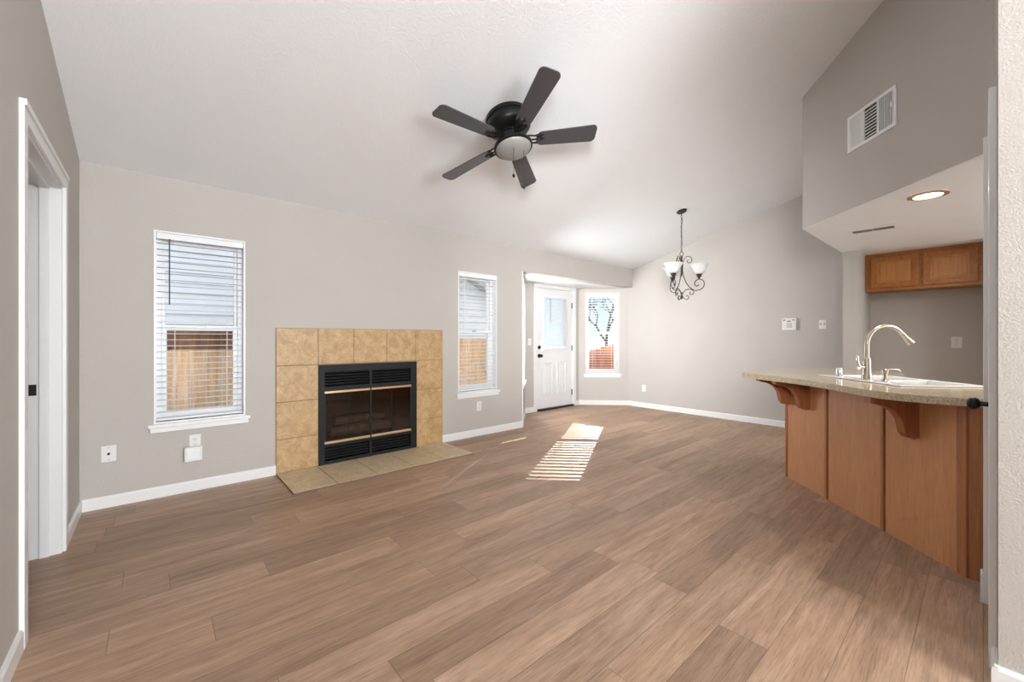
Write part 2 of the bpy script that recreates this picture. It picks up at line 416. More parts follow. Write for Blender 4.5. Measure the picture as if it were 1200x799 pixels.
# right foreground closet block, kitchen shell
NX = 2.177; NY = -.034
b = BM()
prism(b, [(NY, 0), (NY, cz2(NY)+.05), (RY, cz2(RY)+.05), (YB, cz2(YB)+.05), (YB, 0)], NX, NX+.12, 'x')
struct('wall_near_right', b, 'wall', 'textured greige wall end at the right edge of the picture')
b = BM()
CD0, CD1 = 2.362, 2.845
box(b, NX+.12, CD0, NY-.12, NY, 0, 3.7); box(b, CD1, 3.09, NY-.12, NY, 0, 3.7); box(b, CD0, CD1, NY-.12, NY, 2.06, 3.7)
struct('wall_closet', b, 'wall', 'greige closet wall seen almost edge-on')
b = BM(); SF = [(3.086, NY), (4.12, 1.0), (XR, 1.0), (XR, .90), (4.16, .90), (3.2, NY)]
prism(b, SF, 2.13, 3.75)
bmesh.ops.recalc_face_normals(b, faces=b.faces)
struct('wall_soffit', b, 'wall', 'greige soffit wall dropping from the vault above the counter')
b = BM(); prism(b, [(3.09, -2.6), (XR, -2.6), (XR, .9985), (4.1206, .9985), (3.089, NY)], 2.1275, 2.18)
struct('ceiling_kitchen', b, 'ceiling', 'low flat kitchen ceiling behind the soffit')
b = BM(); box(b, 5.55, XR, .862, .985, 0, 2.128)
struct('wall_stub', b, 'wall', 'short greige wall end between dining wall and kitchen alcove')
b = BM(); box(b, 6.25, 6.36, -2.6, .862, 0, 2.127)
struct('wall_kitchen', b, 'wall', 'greige back wall of the kitchen alcove')
b = BM(); box(b, 3.09, 6.36, -2.7, -2.6, 0, 2.127); struct('wall_kitchen_end', b, 'wall')
b = BM(); box(b, 3.0, 3.09, -2.6, NY-.12, 0, 2.127); struct('wall_kitchen_side', b, 'wall')
b = BM(); box(b, 5.75, 6.25, -.14, -.022, 0, 2.127); struct('wall_alcove', b, 'wall', 'greige side wall closing the kitchen alcove on the right')
# back wall with a wide opening added for daylight
b = BM(); wall_grid(b, [XL-.2, -.35, 2.05, NX+.2], [0, 2.35, 3.4], YB-.1, YB, [(-.35, 2.05, .15, 2.35)])
struct('wall_back', b, 'wall')
b = BM(); box(b, -3, -2.9, YB, 4.3, -.12, -.02); struct('wall_foundation', b, 'concrete')

# ------------------------------------------------------------------ baseboards, casings
BH, BT = .083, .014
def bb(bm, p, q, side=1, h=BH, t=BT):
    """baseboard from p to q, thickness on the left of p->q when side=1"""
    d = Vector((q[0]-p[0], q[1]-p[1])); L = d.length; d.normalize(); n = Vector((-d.y, d.x))*side
    prof = [(0, 0), (t, 0), (t, h-.012), (t*.55, h), (0, h)]
    rows = []
    for s_ in (0, L):
        rows.append([bm.verts.new((p[0]+d.x*s_+n.x*u, p[1]+d.y*s_+n.y*u, z)) for u, z in prof])
    bm.faces.new(rows[0]); bm.faces.new(rows[1])
    for i in range(5): bm.faces.new((rows[0][i], rows[0][(i+1) % 5], rows[1][(i+1) % 5], rows[1][i]))
b = BM(); bb(b, (XL, YW), (.80, YW), -1); bb(b, (2.50, YW), (BX0, YW), -1)
struct('baseboard_far', b, 'trim', 'white baseboard along the window wall')
b = BM(); bb(b, (XL, DY1+.06), (XL, YW), -1); bb(b, (XL, -3), (XL, DY0-.057), -1)
struct('baseboard_left', b, 'trim', 'white baseboard on the left wall')
b = BM(); bb(b, (XR, 1.0), (XR, 4.21), 1)
struct('baseboard_right', b, 'trim', 'white baseboard along the dining wall')
b = BM(); bb(b, PL, (PL[0]+.72, BD), -1); bb(b, (4.46, BD), (4.668, BD), -1); bb(b, (5.72, BD), PR, -1); bb(b, PR, (6.43, 4.2), -1)
struct('baseboard_bay', b, 'trim', 'white baseboard around the bay')
b = BM(); bb(b, (NX, NY), (NX, -3), -1, .09, .016); bb(b, (NX-.016, NY), (2.30, NY), 1, .09, .016)
struct('baseboard_near', b, 'trim', 'white baseboard wrapping the near right wall end')
# left doorway casing + jamb
b = BM(); x0 = XL; t = .016
for (ya, yb) in ((DY0-.057, DY0+.004), (DY1-.004, DY1+.057)): box(b, x0, x0+t, ya, yb, 0, DZ+.057, .003)
box(b, x0, x0+t, DY0-.057, DY1+.057, DZ-.004, DZ+.075, .003)
box(b, x0+t, x0+t+.006, DY0-.057, DY1+.057, DZ+.05, DZ+.075, .002)
struct('trim_1', b, 'trim', 'white door casing on the left wall')
dj = struct_empty('door_1', 'white jamb of the open doorway in the left wall', (0, 0, 0))
b = BM(); box(b, XL-.13, XL, DY1-.018, DY1, 0, DZ, 0); box(b, XL-.13, XL, DY0, DY0+.018, 0, DZ); box(b, XL-.13, XL, DY0, DY1, DZ-.018, DZ)
obj('door_jamb', b, 'door', dj)
b = BM(); box(b, XL-.084, XL-.046, DY1-.030, DY1-.018, 0, DZ-.018, .002); box(b, XL-.084, XL-.046, DY0+.018, DY0+.03, 0, DZ-.018, .002); box(b, XL-.084, XL-.046, DY0+.018, DY1-.018, DZ-.03, DZ-.018)
obj('door_stop', b, 'door', dj)
b = BM(); box(b, XL-.128, XL-.094, DY1-.0215, DY1-.018, .895, .955, .001)
tube(b, [(XL-.112, DY1-.022, .925), (XL-.112, DY1-.019, .925)], .010, 12)
o = obj('strike_plate', b, 'black', dj); o['label'] = 'black strike plate'
# closet door
cd = struct_empty('door_2', 'white closet door seen edge-on at right with a black knob')
b = BM(); box(b, CD0+.004, CD1-.004, NY-.035, NY+.001, .012, 2.055, .002); obj('door_leaf', b, 'door', cd)
b = BM(); tube(b, [(2.775, NY-.001, .917), (2.775, NY+.008, .917)], .033, 20); tube(b, [(2.775, NY+.006, .917), (2.775, NY+.05, .917)], .011, 12)
ball(b, (2.775, NY+.062, .917), .0275, 20, (1, .82, 1)); obj('knob', b, 'black', cd, True)['label'] = 'round black door knob'
for z in (.26, 1.05, 1.82):
    b = BM(); tube(b, [(CD0+.002, NY+.006, z-.045), (CD0+.002, NY+.006, z+.045)], .006, 10); obj('hinge', b, 'black', cd)
b = BM(); box(b, 2.30, CD0, NY, NY+.021, 0, 2.125, .003); box(b, CD1, CD1+.07, NY, NY+.034, 0, 2.125, .003); box(b, 2.30, CD1+.07, NY, NY+.021, 2.06, 2.125, .003)
box(b, CD1+.005, CD1+.075, NY, NY+.043, 0, .13, .003)
struct('trim_2', b, 'trim', 'white casing of the closet door at the right edge')
# thin white strip along the left corner of the bay opening
b = BM(); box(b, -.002, .05, -.012, 0, .083, BZ, .002)
place(struct('trim_3', b, 'trim', 'white vertical strip at the left edge of the bay'), PL, PI/4)

# ------------------------------------------------------------------ windows
def window(n, label, org, rz, x0, x1, z0, z1, rail, depth=WT, sill=True):
    w = struct_empty('window_%d' % n, label, (org[0], org[1], 0), rz)
    b = BM(); t = .012                                    # painted reveal
    box(b, x0, x0+t, -.004, depth-.05, z0, z1); box(b, x1-t, x1, -.004, depth-.05, z0, z1); box(b, x0, x1, -.004, depth-.05, z1-t, z1); box(b, x0, x1, 0, depth-.05, z0, z0+t)
    obj('reveal', b, 'trim', w)
    b = BM(); f = .045; y0, y1 = depth-.06, depth+.005
    box(b, x0, x0+f, y0, y1, z0, z1, .003); box(b, x1-f, x1, y0, y1, z0, z1, .003); box(b, x0, x1, y0, y1, z1-f, z1, .003); box(b, x0, x1, y0, y1, z0, z0+f, .003)
    obj('window_frame', b, 'vinyl', w)
    b = BM(); s_ = .032; ya, yb = depth-.052, depth-.024   # lower sash, inner track
    xa, xb = x0+f, x1-f
    box(b, xa, xa+s_, ya, yb, z0+f, rail+.03, .003); box(b, xb-s_, xb, ya, yb, z0+f, rail+.03, .003); box(b, xa, xb, ya, yb, z0+f, z0+f+.04, .003); box(b, xa, xb, ya, yb, rail-.012, rail+.03, .003)
    obj('lower_sash', b, 'vinyl', w)
    b = BM(); box(b, (xa+xb)/2-.03, (xa+xb)/2+.03, ya-.006, ya, rail+.006, rail+.02, .002); obj('sash_lock', b, 'steel', w)
    b = BM(); ya2, yb2 = depth-.022, depth
    box(b, xa, xa+.022, ya2, yb2, rail-.01, z1-f, .002); box(b, xb-.022, xb, ya2, yb2, rail-.01, z1-f, .002); box(b, xa, xb, ya2, yb2, rail-.015, rail+.02, .002); box(b, xa, xb, ya2, yb2, z1-f-.022, z1-f, .002)
    obj('upper_sash', b, 'vinyl', w)
    b = BM(); box(b, xa+s_-.003, xb-s_+.003, ya+.012, ya+.016, z0+f+.038, rail-.01); obj('pane', b, 'glass', w)
    b = BM(); box(b, xa+.02, xb-.02, ya2+.01, ya2+.014, rail+.018, z1-f-.02); obj('pane', b, 'glass', w)
    if sill:
        b = BM(); box(b, x0-.034, x1+.034, -.034, .0, z0-.024, z0+.002, .004); box(b, x0+.002, x1-.002, -.001, depth-.05, z0+.002, z0+.014)
        box(b, x0-.022, x1+.022, -.017, 0, z0-.062, z0-.024, .003)
        obj('window_sill', b, 'trim', w)
    return w
def blind(label, org, rz, x0, x1, z0, z1, pitch=.0465, rail=(.034, .028, .025), wid=.05, tilt=0, wand=True, y=.036, wand_col='slat', gap=0, wand_len=.55):
    t = thing('window_blind', label, 'window blind', (org[0], org[1], 0), rz, 'white slatted blinds in the windows')
    b = BM(); box(b, x0+.002, x1-.002, y-rail[0], y+rail[1], z1-(.048 if rail[0] > .02 else .026), z1-.001, .003); obj('head_rail', b, 'slat', t)
    b = BM(); z = z1-.075
    zb = z0+.035+gap
    while z > zb:
        m = Matrix.Translation((0, y, z)) @ Matrix.Rotation(tilt, 4, 'X')
        for k in range(4):   # gently crowned slat
            a0, a1 = -wid/2+wid*k/4, -wid/2+wid*(k+1)/4
            h0, h1 = .0025*(1-(2*a0/wid)**2), .0025*(1-(2*a1/wid)**2)
            v = [b.verts.new(m @ Vector(p)) for p in ((x0+.006, a0, h0), (x1-.006, a0, h0), (x1-.006, a1, h1), (x0+.006, a1, h1),
                                                      (x0+.006, a0, h0-.0028), (x1-.006, a0, h0-.0028), (x1-.006, a1, h1-.0028), (x0+.006, a1, h1-.0028))]
            for f in ((0, 1, 2, 3), (7, 6, 5, 4), (0, 4, 5, 1), (3, 2, 6, 7), (1, 5, 6, 2), (0, 3, 7, 4)): b.faces.new([v[i] for i in f])
        z -= pitch
    obj('slats', b, 'slat', t)
    b = BM(); box(b, x0+.006, x1-.006, y-rail[2], y+rail[2], zb-.03+.004, zb-.010, .003); obj('bottom_rail', b, 'slat', t)
    b = BM()
    for fx in (.2, .8):
        xx = x0+(x1-x0)*fx
        for yy in (y-wid/2-.001, y+wid/2+.001): box(b, xx-.001, xx+.001, yy-.0008, yy+.0008, zb-.02, z1-.05)
    obj('ladder_cord', b, 'slat', t)
    if wand:
        xx = x0+(x1-x0)*.14
        b = BM(); tube(b, [(xx, y-.040, z1-.045), (xx, y-.040, z1-.05-wand_len)], .004, 8); obj('wand', b, wand_col, t)
    return t
O = (0, YW)
M_['wand'] = paint('smoke_grey_wand', (.06, .06, .07), .3)
window(1, 'white double-hung window left of the fireplace', O, 0, *W1, 1.283)
blind('white slatted blind with a dark wand in the window left of the fireplace', O, 0, W1[0]+.012, W1[1]-.012, W1[2]+.014, W1[3]-.012, wand_col='wand', wand_len=.50)
window(2, 'white double-hung window between fireplace and bay', O, 0, *W2, 1.283)
blind('white slatted blind in the window right of the fireplace', O, 0, W2[0]+.012, W2[1]-.012, W2[2]+.014, W2[3]-.012, wand_len=.55)
window(3, 'white window in the angled right side of the bay', PR, -PI/4, *WR, 1.29, .13)
blind('white slatted blind in the angled bay window right of the door', PR, -PI/4, WR[0]+.012, WR[1]-.012, WR[2]+.014, WR[3]-.012, wand=False, tilt=math.radians(-6))
window(4, 'white window in the left bay wall, seen only by its sill edge', PL, PI/4, *WL, 1.29, .13)

# ------------------------------------------------------------------ bay door
bd = struct_empty('door_3', 'white half-glass back door with black hardware in the bay')
b = BM(); X0, X1 = 4.745, 5.640; YD = BD+.02; Z0, Z1 = .03, 2.045
gx0, gx1, gz0, gz1 = 4.93, 5.46, 1.04, 1.885
wall_grid(b, [X0, gx0, gx1, X1], [Z0, gz0, gz1, Z1], YD, YD+.045, [(gx0, gx1, gz0, gz1)])
obj('door_leaf', b, 'door', bd)
b = BM(); o_ = .042
for (a, c_, d_, e_) in ((gx0-o_, gx0+.006, gz0-o_, gz1+o_), (gx1-.006, gx1+o_, gz0-o_, gz1+o_)): box(b, a, c_, YD-.016, YD+.001, d_, e_, .006)
for (d_, e_) in ((gz0-o_, gz0+.006), (gz1-.006, gz1+o_)): box(b, gx0-o_, gx1+o_, YD-.016, YD+.001, d_, e_, .006)
obj('glass_frame', b, 'door', bd)
b = BM(); box(b, gx0, gx1, YD+.008, YD+.012, gz0, gz1); obj('pane', b, 'glass', bd)
for (a, c_) in ((4.905, 5.135), (5.235, 5.465)):
    b = BM()
    za, zb = .245, .80
    box(b, a, a+.022, YD-.016, YD+.001, za, zb, .006); box(b, c_-.022, c_, YD-.016, YD+.001, za, zb, .006); box(b, a, c_, YD-.016, YD+.001, za, za+.022, .006); box(b, a, c_, YD-.016, YD+.001, zb-.022, zb, .006)
    box(b, a+.05, c_-.05, YD-.012, YD+.001, za+.05, zb-.05, .005)
    obj('raised_panel', b, 'door', bd)
b = BM(); tube(b, [(4.812, YD, .915), (4.812, YD-.010, .915)], .033, 20); tube(b, [(4.812, YD-.008, .915), (4.812, YD-.045, .915)], .011, 12); ball(b, (4.812, YD-.058, .915), .028, 16, (1, .8, 1))
obj('knob', b, 'black', bd, True)['label'] = 'round black knob'
b = BM(); tube(b, [(4.812, YD, 1.055), (4.812, YD-.014, 1.055)], .030, 20); box(b, 4.806, 4.818, YD-.03, YD-.012, 1.035, 1.075, .003); obj('deadbolt', b, 'black', bd)
for z in (.245, 1.03, 1.79):
    b = BM(); tube(b, [(X1+.003, YD-.006, z-.05), (X1+.003, YD-.006, z+.05)], .009, 10); box(b, X1-.012, X1+.02, YD-.004, YD+.002, z-.05, z+.05); obj('hinge', b, 'black', bd)
b = BM(); box(b, 4.735, 5.65, BD-.03, BD+.12, 0, .028, .003); obj('threshold', b, 'black', bd)['label'] = 'black threshold strip'
b = BM(); box(b, 4.73, 4.745, BD, BD+WT, 0, 2.06); box(b, X1, 5.655, BD, BD+WT, 0, 2.06); box(b, 4.73, 5.655, BD, BD+WT, Z1, 2.06)
box(b, 4.668, 4.735, BD-.016, BD, 0, 2.11, .003); box(b, 5.65, 5.718, BD-.016, BD, 0, 2.11, .003); box(b, 4.668, 5.718, BD-.016, BD, 2.05, 2.11, .003)
obj('casing', b, 'trim', bd)
bl = blind('white tilted blind over the glass of the bay door', (0, YD-.036), 0, gx0+.022, gx1+.020, gz0+.012, gz1+.03, pitch=.030, wid=.034, tilt=math.radians(-20), wand=False, y=0, gap=.0, rail=(.013, .013, .009))
b = BM(); tube(b, [(gx0+.11, YD-.046, gz1-.01), (gx0+.11, YD-.046, gz1-.42)], .004, 8); o = obj('wand', b, 'wand', bd)
b = BM(); box(b, 4.655, 4.70, BD-.030, BD-.0165, 1.745, 1.775, .002); o = obj('door_sensor', b, 'plate'); tag(o, 'tiny white alarm contact on the bay door casing, upper left', 'sensor')
for dx in (.012, .032):
    dots = BM(); box(dots, 4.655+dx-.003, 4.655+dx+.003, BD-.0315, BD-.029, 1.757, 1.763); obj('screw', dots, 'wand', o)

# ------------------------------------------------------------------ fireplace
fp = thing('fireplace', 'black metal fireplace insert set in a tan tile surround', 'fireplace', (0, 0, 0))
FY = YW-.012; IX0, IX1, IZ = 1.154, 2.163, .952
b = BM(); box(b, .80, IX0+.004, FY+.002, YW, 0, 1.30); box(b, IX1-.004, 2.50, FY+.002, YW, 0, 1.30); box(b, IX0, IX1, FY+.002, YW, IZ-.004, 1.30)
obj('surround_grout', b, 'grout', fp)
xj = [.80, 1.150, 1.482, 1.824, 2.156, 2.50]; zj = [0, .306, .637, .961, 1.30]; g = .003
b = BM()
def tl(x0_, x1_, z0_, z1_): box(b, x0_+g, x1_-g, FY-.002, YW-.003, z0_+g, z1_-g, .0015)
for j in range(4): tl(xj[0], xj[1], zj[j], zj[j+1]); tl(xj[4], xj[5], zj[j], zj[j+1])
for i in range(1, 4): tl(xj[i], xj[i+1], zj[3], zj[4])
obj('tile_surround', b, 'tile', fp)
b = BM()   # face frame of the insert
FI = YW-.028; FB = YW+.02
GX0, GX1 = 1.205, 2.090; GZ0, GZ1 = .215, .700
box(b, IX0, GX0, FI, FB, .01, IZ, .002); box(b, GX1, IX1, FI, FB, .01, IZ, .002)
box(b, IX0, IX1, FI, FB, .885, IZ, .002); box(b, IX0, IX1, FI, FB, .705, .745, .002)
box(b, IX0, IX1, FI, FB, .178, GZ0, .002); box(b, IX0, IX1, FI, FB, .005, .042, .002)
box(b, 1.635, 1.660, FI, FB, .745, .885, .001); box(b, 1.635, 1.660, FI, FB, .042, .178, .001)
obj('insert_frame', b, 'firebox_black', fp)
for (za, zb, nm) in ((.747, .883, 'upper_louvers'), (.044, .176, 'lower_louvers')):
    b = BM(); n = 5
    for k in range(n):
        zc = za+(zb-za)*(k+.5)/n
        for (xa, xb) in ((GX0, 1.635), (1.660, GX1)):
            m = Matrix.Translation((0, FI+.018, zc)) @ Matrix.Rotation(math.radians(-35), 4, 'X')
            box(b, xa, xb, -.014, .014, -.0035, .0035, 0, m)
    box(b, GX0-.01, GX1+.01, FB-.004, FB, za-.01, zb+.01)
    obj(nm, b, 'firebox_black', fp)
for z in (.694, .216):
    b = BM(); box(b, GX0-.003, 1.640, FI-.010, FI+.012, z-.011, z+.011, .003); box(b, 1.655, GX1+.002, FI-.010, FI+.012, z-.011, z+.011, .003); obj('brass_rail', b, 'brass', fp)['label'] = 'polished brass rail'
b = BM()
for k in range(4):
    xa = GX0+(GX1-GX0)*k/4; xb = GX0+(GX1-GX0)*(k+1)/4
    box(b, xa+.001, xb-.001, FI+.002, FI+.006, GZ0+.008, GZ1-.012)
obj('glass_doors', b, 'fire_glass', fp)
b = BM()
for k in (0, 1, 2, 3, 4):
    xa = GX0+(GX1-GX0)*k/4; w_ = .008 if k in (0, 2, 4) else .0022
    box(b, xa-w_, xa+w_, FI+.000, FI+.010, GZ0, GZ1)
obj('door_stiles', b, 'firebox_black', fp)
b = BM(); ya, yb = FB, 4.62       # firebox shell, five slabs
box(b, IX0, IX1, ya, yb, .16, .20); box(b, IX0, IX1, ya, yb, .72, .76); box(b, IX0, IX0+.04, ya, yb, .16, .76); box(b, IX1-.04, IX1, ya, yb, .16, .76); box(b, IX0, IX1, yb, yb+.04, .16, .76)
obj('firebox', b, 'firebrick', fp)
b = BM()
tube(b, [(1.33, 4.30, .26), (1.65, 4.26, .28), (1.95, 4.32, .26)], [.05, .055, .045], 12, 5)
obj('ceramic_log', b, 'log', fp)
b = BM(); tube(b, [(1.38, 4.36, .36), (1.62, 4.34, .37), (1.88, 4.30, .37)], [.042, .045, .036], 12, 5); obj('ceramic_log', b, 'log', fp)
b = BM()
for xx in (1.35, 1.5, 1.65, 1.8, 1.93): box(b, xx-.006, xx+.006, 4.18, 4.42, .215, .227)
for yy in (4.2, 4.40): box(b, 1.33, 1.95, yy-.006, yy+.006, .203, .215)
obj('grate', b, 'black', fp)
hz = thing('hearth', 'flat beige tile hearth on the floor in front of the fireplace', 'hearth')
b = BM(); box(b, .80, 2.50, 3.487, FY-.019, 0, .009); obj('hearth_base', b, 'hearth_grout', hz)
b = BM(); hx = [.80, 1.136, 1.480, 1.822, 2.160, 2.50]
for i in range(5): box(b, hx[i]+.0035, hx[i+1]-.0035, 3.491, FY-.020, .006, .012, .0015)
obj('hearth_tiles', b, 'hearth', hz)

# ------------------------------------------------------------------ ceiling fan (tilted with the vault)
NRM = math.sqrt(1+S*S)
fan = thing('ceiling_fan', 'black five-blade ceiling fan with a frosted bowl light, flush to the vault', 'ceiling fan', (0, 0, 0))
fc = Vector((2.024, 2.327, 2.692)); up_n = Vector((0, S, 1)).normalized()
top = fc + up_n*.2
fan.location = top; fan.rotation_euler = (-math.atan(S), 0, 0)
b = BM(); lathe(b, [(.02, .002), (.168, .002), (.172, -.012), (.170, -.030), (.163, -.034), (.166, -.045), (.162, -.085), (.142, -.110), (.105, -.125), (.080, -.135), (.080, -.150), (.02, -.150)], 48)
obj('motor_housing', b, 'black', fan, True)
b = BM(); lathe(b, [(.02, -.150), (.075, -.150), (.088, -.165), (.088, -.195), (.060, -.205), (.058, -.225), (.02, -.225)], 40); obj('flywheel', b, 'black', fan, True)
b = BM(); lathe(b, [(.02, -.225), (.070, -.222), (.134, -.234), (.146, -.242), (.146, -.260), (.134, -.264), (.02, -.264)], 48); obj('light_fitter', b, 'black', fan, True)
b = BM(); lathe(b, [(.02, -.258), (.134, -.262), (.132, -.268), (.120, -.282), (.094, -.296), (.056, -.304), (.02, -.306), (.002, -.3065)], 48); obj('light_bowl', b, 'bowl', fan, True)['label'] = 'frosted glass light bowl'
blade_me = arm_me = None
for k in range(5):
    a = math.radians(36+72*k)
    if blade_me is None:
        b = BM(); pts = []; N_ = 10
        L0, L1 = .185, .655; w0, w1 = .060, .074
        for i in range(N_+1):
            th = PI/2+PI*i/N_; pts.append((L0+.045+.045*math.cos(th), w0*math.sin(th)))
        rc = .035
        for i in range(6):
            th = -PI/2+PI/2*i/5; pts.append((L1-rc+rc*math.cos(th), -w1+rc+rc*math.sin(th)))
        for i in range(6):
            th = PI/2*i/5; pts.append((L1-rc+rc*math.cos(th), w1-rc+rc*math.sin(th)))
        prism(b, pts, -.004, .004)
        bo = obj('blade', b, 'blade', fan); blade_me = bo.data
        b = BM()
        tube(b, [(.075, 0, .012), (.12, .028, .004), (.165, .036, -.008), (.205, .026, -.007), (.225, .0, -.007), (.205, -.026, -.007), (.165, -.036, -.008), (.12, -.028, .004), (.075, 0, .012)], .0065, 8, 5)
        tube(b, [(.075, 0, .012), (.12, 0, -.004), (.165, 0, -.010), (.25, 0, -.008)], .006, 8, 4)
        tube(b, [(.165, .036, -.008), (.20, .044, -.008), (.235, .034, -.008)], .005, 8, 4); tube(b, [(.165, -.036, -.008), (.20, -.044, -.008), (.235, -.034, -.008)], .005, 8, 4)
        ball(b, (.235, 0, -.009), .010, 10); ball(b, (.20, .026, -.009), .007, 10); ball(b, (.20, -.026, -.009), .007, 10)
        ao = obj('blade_arm', b, 'black', fan, True); arm_me = ao.data
    else:
        bo = bpy.data.objects.new('blade', blade_me); C.objects.link(bo); bo.parent = fan
        ao = bpy.data.objects.new('blade_arm', arm_me); C.objects.link(ao); ao.parent = fan
    R = Matrix.Rotation(-a, 4, 'Z')
    bo.matrix_local = Matrix.Translation((0, 0, -.20)) @ R @ Matrix.Rotation(math.radians(-11), 4, 'X')
    ao.matrix_local = Matrix.Translation((0, 0, -.195)) @ R @ Matrix.Rotation(math.radians(-5), 4, 'X')
Rf = Matrix.Rotation(math.atan(S), 4, 'X')
for (px, py, L_) in ((-.050, -.04, .235), (.055, -.045, .30)):
    b = BM(); base = Vector((px*.9, py*1.4, -.262)); dn = (Rf @ Vector((0, 0, -1)))
    e1 = base+dn*L_
    tube(b, [base, e1], .0019, 6); ball(b, e1+dn*.012, .0105, 10, (1, 1, 1.5)); obj('pull_chain', b, 'black', fan)

# ------------------------------------------------------------------ chandelier
CX, CY = 5.10, 2.544
ch = thing('chandelier', 'dark iron scroll chandelier with three white glass shades hanging in the dining area', 'chandelier', (CX, CY, 0), -TH)
ct = cz(CY)
Rc = Matrix.Rotation(TH, 4, 'Z') @ Matrix.Identity(4)
b = BM(); lathe(b, [(.02, 0), (.062, 0), (.064, -.008), (.055, -.020), (.02, -.026)], 32)
tilt = Matrix.Translation((0, 0, ct+.001)) @ Matrix.Rotation(TH, 4, 'Z') @ Matrix.Rotation(-math.atan(S), 4, 'X')
bmesh.ops.transform(b, matrix=tilt, verts=b.verts); obj('canopy', b, 'iron', ch, True)
b = BM(); z = ct-.03; k = 0
while z > 2.325:
    pts = []
    for i in range(10):
        th = 2*PI*i/10; u, v = .0085*math.cos(th), .019*math.sin(th)
        pts.append((u, .003*(k % 2), z-.015+v) if k % 2 else (.0, u, z-.015+v))
    tube(b, pts, .0026, 6, 0, True); z -= .031; k += 1
tube(b, [(.004, .004, ct-.03), (.010, 0, ct-.15), (-.004, .008, 2.6), (.006, .0, 2.45), (0, 0, 2.33)], .002, 6, 5)
obj('chain', b, 'iron', ch)
b = BM(); pts = [(.022*math.sin(2*PI*i/14), 0, 2.29+.028*math.cos(2*PI*i/14)) for i in range(14)]; tube(b, pts, .004, 8, 0, True)
lathe(b, [(.004, 2.265), (.012, 2.26), (.014, 2.24), (.009, 2.225), (.016, 2.20), (.020, 2.17), (.018, 2.12), (.010, 2.08), (.014, 2.06), (.010, 2.03), (.004, 2.005), (.001, 1.99)], 20)
obj('column', b, 'iron', ch, True); b = BM()
lathe(b, [(.002, 1.76), (.014, 1.75), (.018, 1.735), (.012, 1.718), (.004, 1.705)], 16)
obj('finial', b, 'iron', ch, True)
def spiral(cx_, cz_, r0, r1, a0, a1, n=18):
    return [(cx_+(r0+(r1-r0)*i/n)*math.cos(a0+(a1-a0)*i/n), 0, cz_+(r0+(r1-r0)*i/n)*math.sin(a0+(a1-a0)*i/n)) for i in range(n+1)]
arm = sh = soc = None
for k, phi in enumerate((-20, 100, 220)):
    if arm is None:
        b = BM()
        tube(b, [(.012, 0, 2.14), (.018, 0, 2.03), (.045, 0, 1.94), (.085, 0, 1.87), (.135, 0, 1.825)], .0052, 8, 6)
        tube(b, [(.115, 0, 1.838), (.15, 0, 1.818), (.20, 0, 1.818), (.248, 0, 1.845), (.266, 0, 1.895), (.250, 0, 1.94), (.210, 0, 1.957), (.170, 0, 1.94), (.152, 0, 1.905), (.165, 0, 1.875), (.190, 0, 1.872), (.20, 0, 1.89)], .0048, 8, 6)
        tube(b, [(.008, 0, 1.74), (.018, 0, 1.79), (.055, 0, 1.828), (.105, 0, 1.832), (.142, 0, 1.808), (.138, 0, 1.772), (.105, 0, 1.765), (.095, 0, 1.785), (.110, 0, 1.797)], .0045, 8, 6)
        tube(b, [(.006, 0, 1.80), (.012, 0, 1.75), (.035, 0, 1.712), (.068, 0, 1.705), (.085, 0, 1.73), (.070, 0, 1.752), (.052, 0, 1.745)], .0042, 8, 6)
        tube(b, [(.012, 0, 2.13), (.02, 0, 2.19), (.05, 0, 2.245), (.095, 0, 2.25), (.122, 0, 2.215), (.110, 0, 2.178), (.078, 0, 2.172), (.066, 0, 2.195), (.082, 0, 2.21)], .0042, 8, 6)
        a_ = obj('scroll_arm', b, 'iron', ch, True)
        b = BM(); lathe(b, [(.003, 1.952), (.008, 1.958), (.012, 1.975), (.022, 1.985), (.030, 2.005), (.036, 2.022), (.012, 2.030), (.003, 2.03)], 20, .205); s_ = obj('socket_cup', b, 'iron', ch, True)
        b = BM(); prof = [(.022, 2.022), (.044, 2.026), (.064, 2.044), (.078, 2.070), (.089, 2.100), (.106, 2.130), (.120, 2.143), (.117, 2.146), (.102, 2.133), (.085, 2.102), (.073, 2.072), (.060, 2.048), (.040, 2.031), (.018, 2.028)]
        lathe(b, prof, 32, .205, 0, False); h_ = obj('glass_shade', b, 'shade', ch, True); h_['label'] = 'white bell-shaped glass shade'
        arm, soc, sh = a_.data, s_.data, h_.data
    else:
        a_ = bpy.data.objects.new('scroll_arm', arm); s_ = bpy.data.objects.new('socket_cup', soc); h_ = bpy.data.objects.new('glass_shade', sh); h_['label'] = 'white bell-shaped glass shade'
        for q in (a_, s_, h_): C.objects.link(q); q.parent = ch
    for q in (a_, s_, h_): q.rotation_euler = (0, 0, math.radians(phi))

# ------------------------------------------------------------------ peninsula
pen = thing('kitchen_peninsula', 'honey-brown panelled kitchen peninsula base with corbels, set at an angle', 'kitchen peninsula', (3.085, .05, 0), PI/4)
LEN = 1.085*math.sqrt(2)          # local x along the front, local y into the kitchen; front faces -y... (rotated frame: +y is left-back)
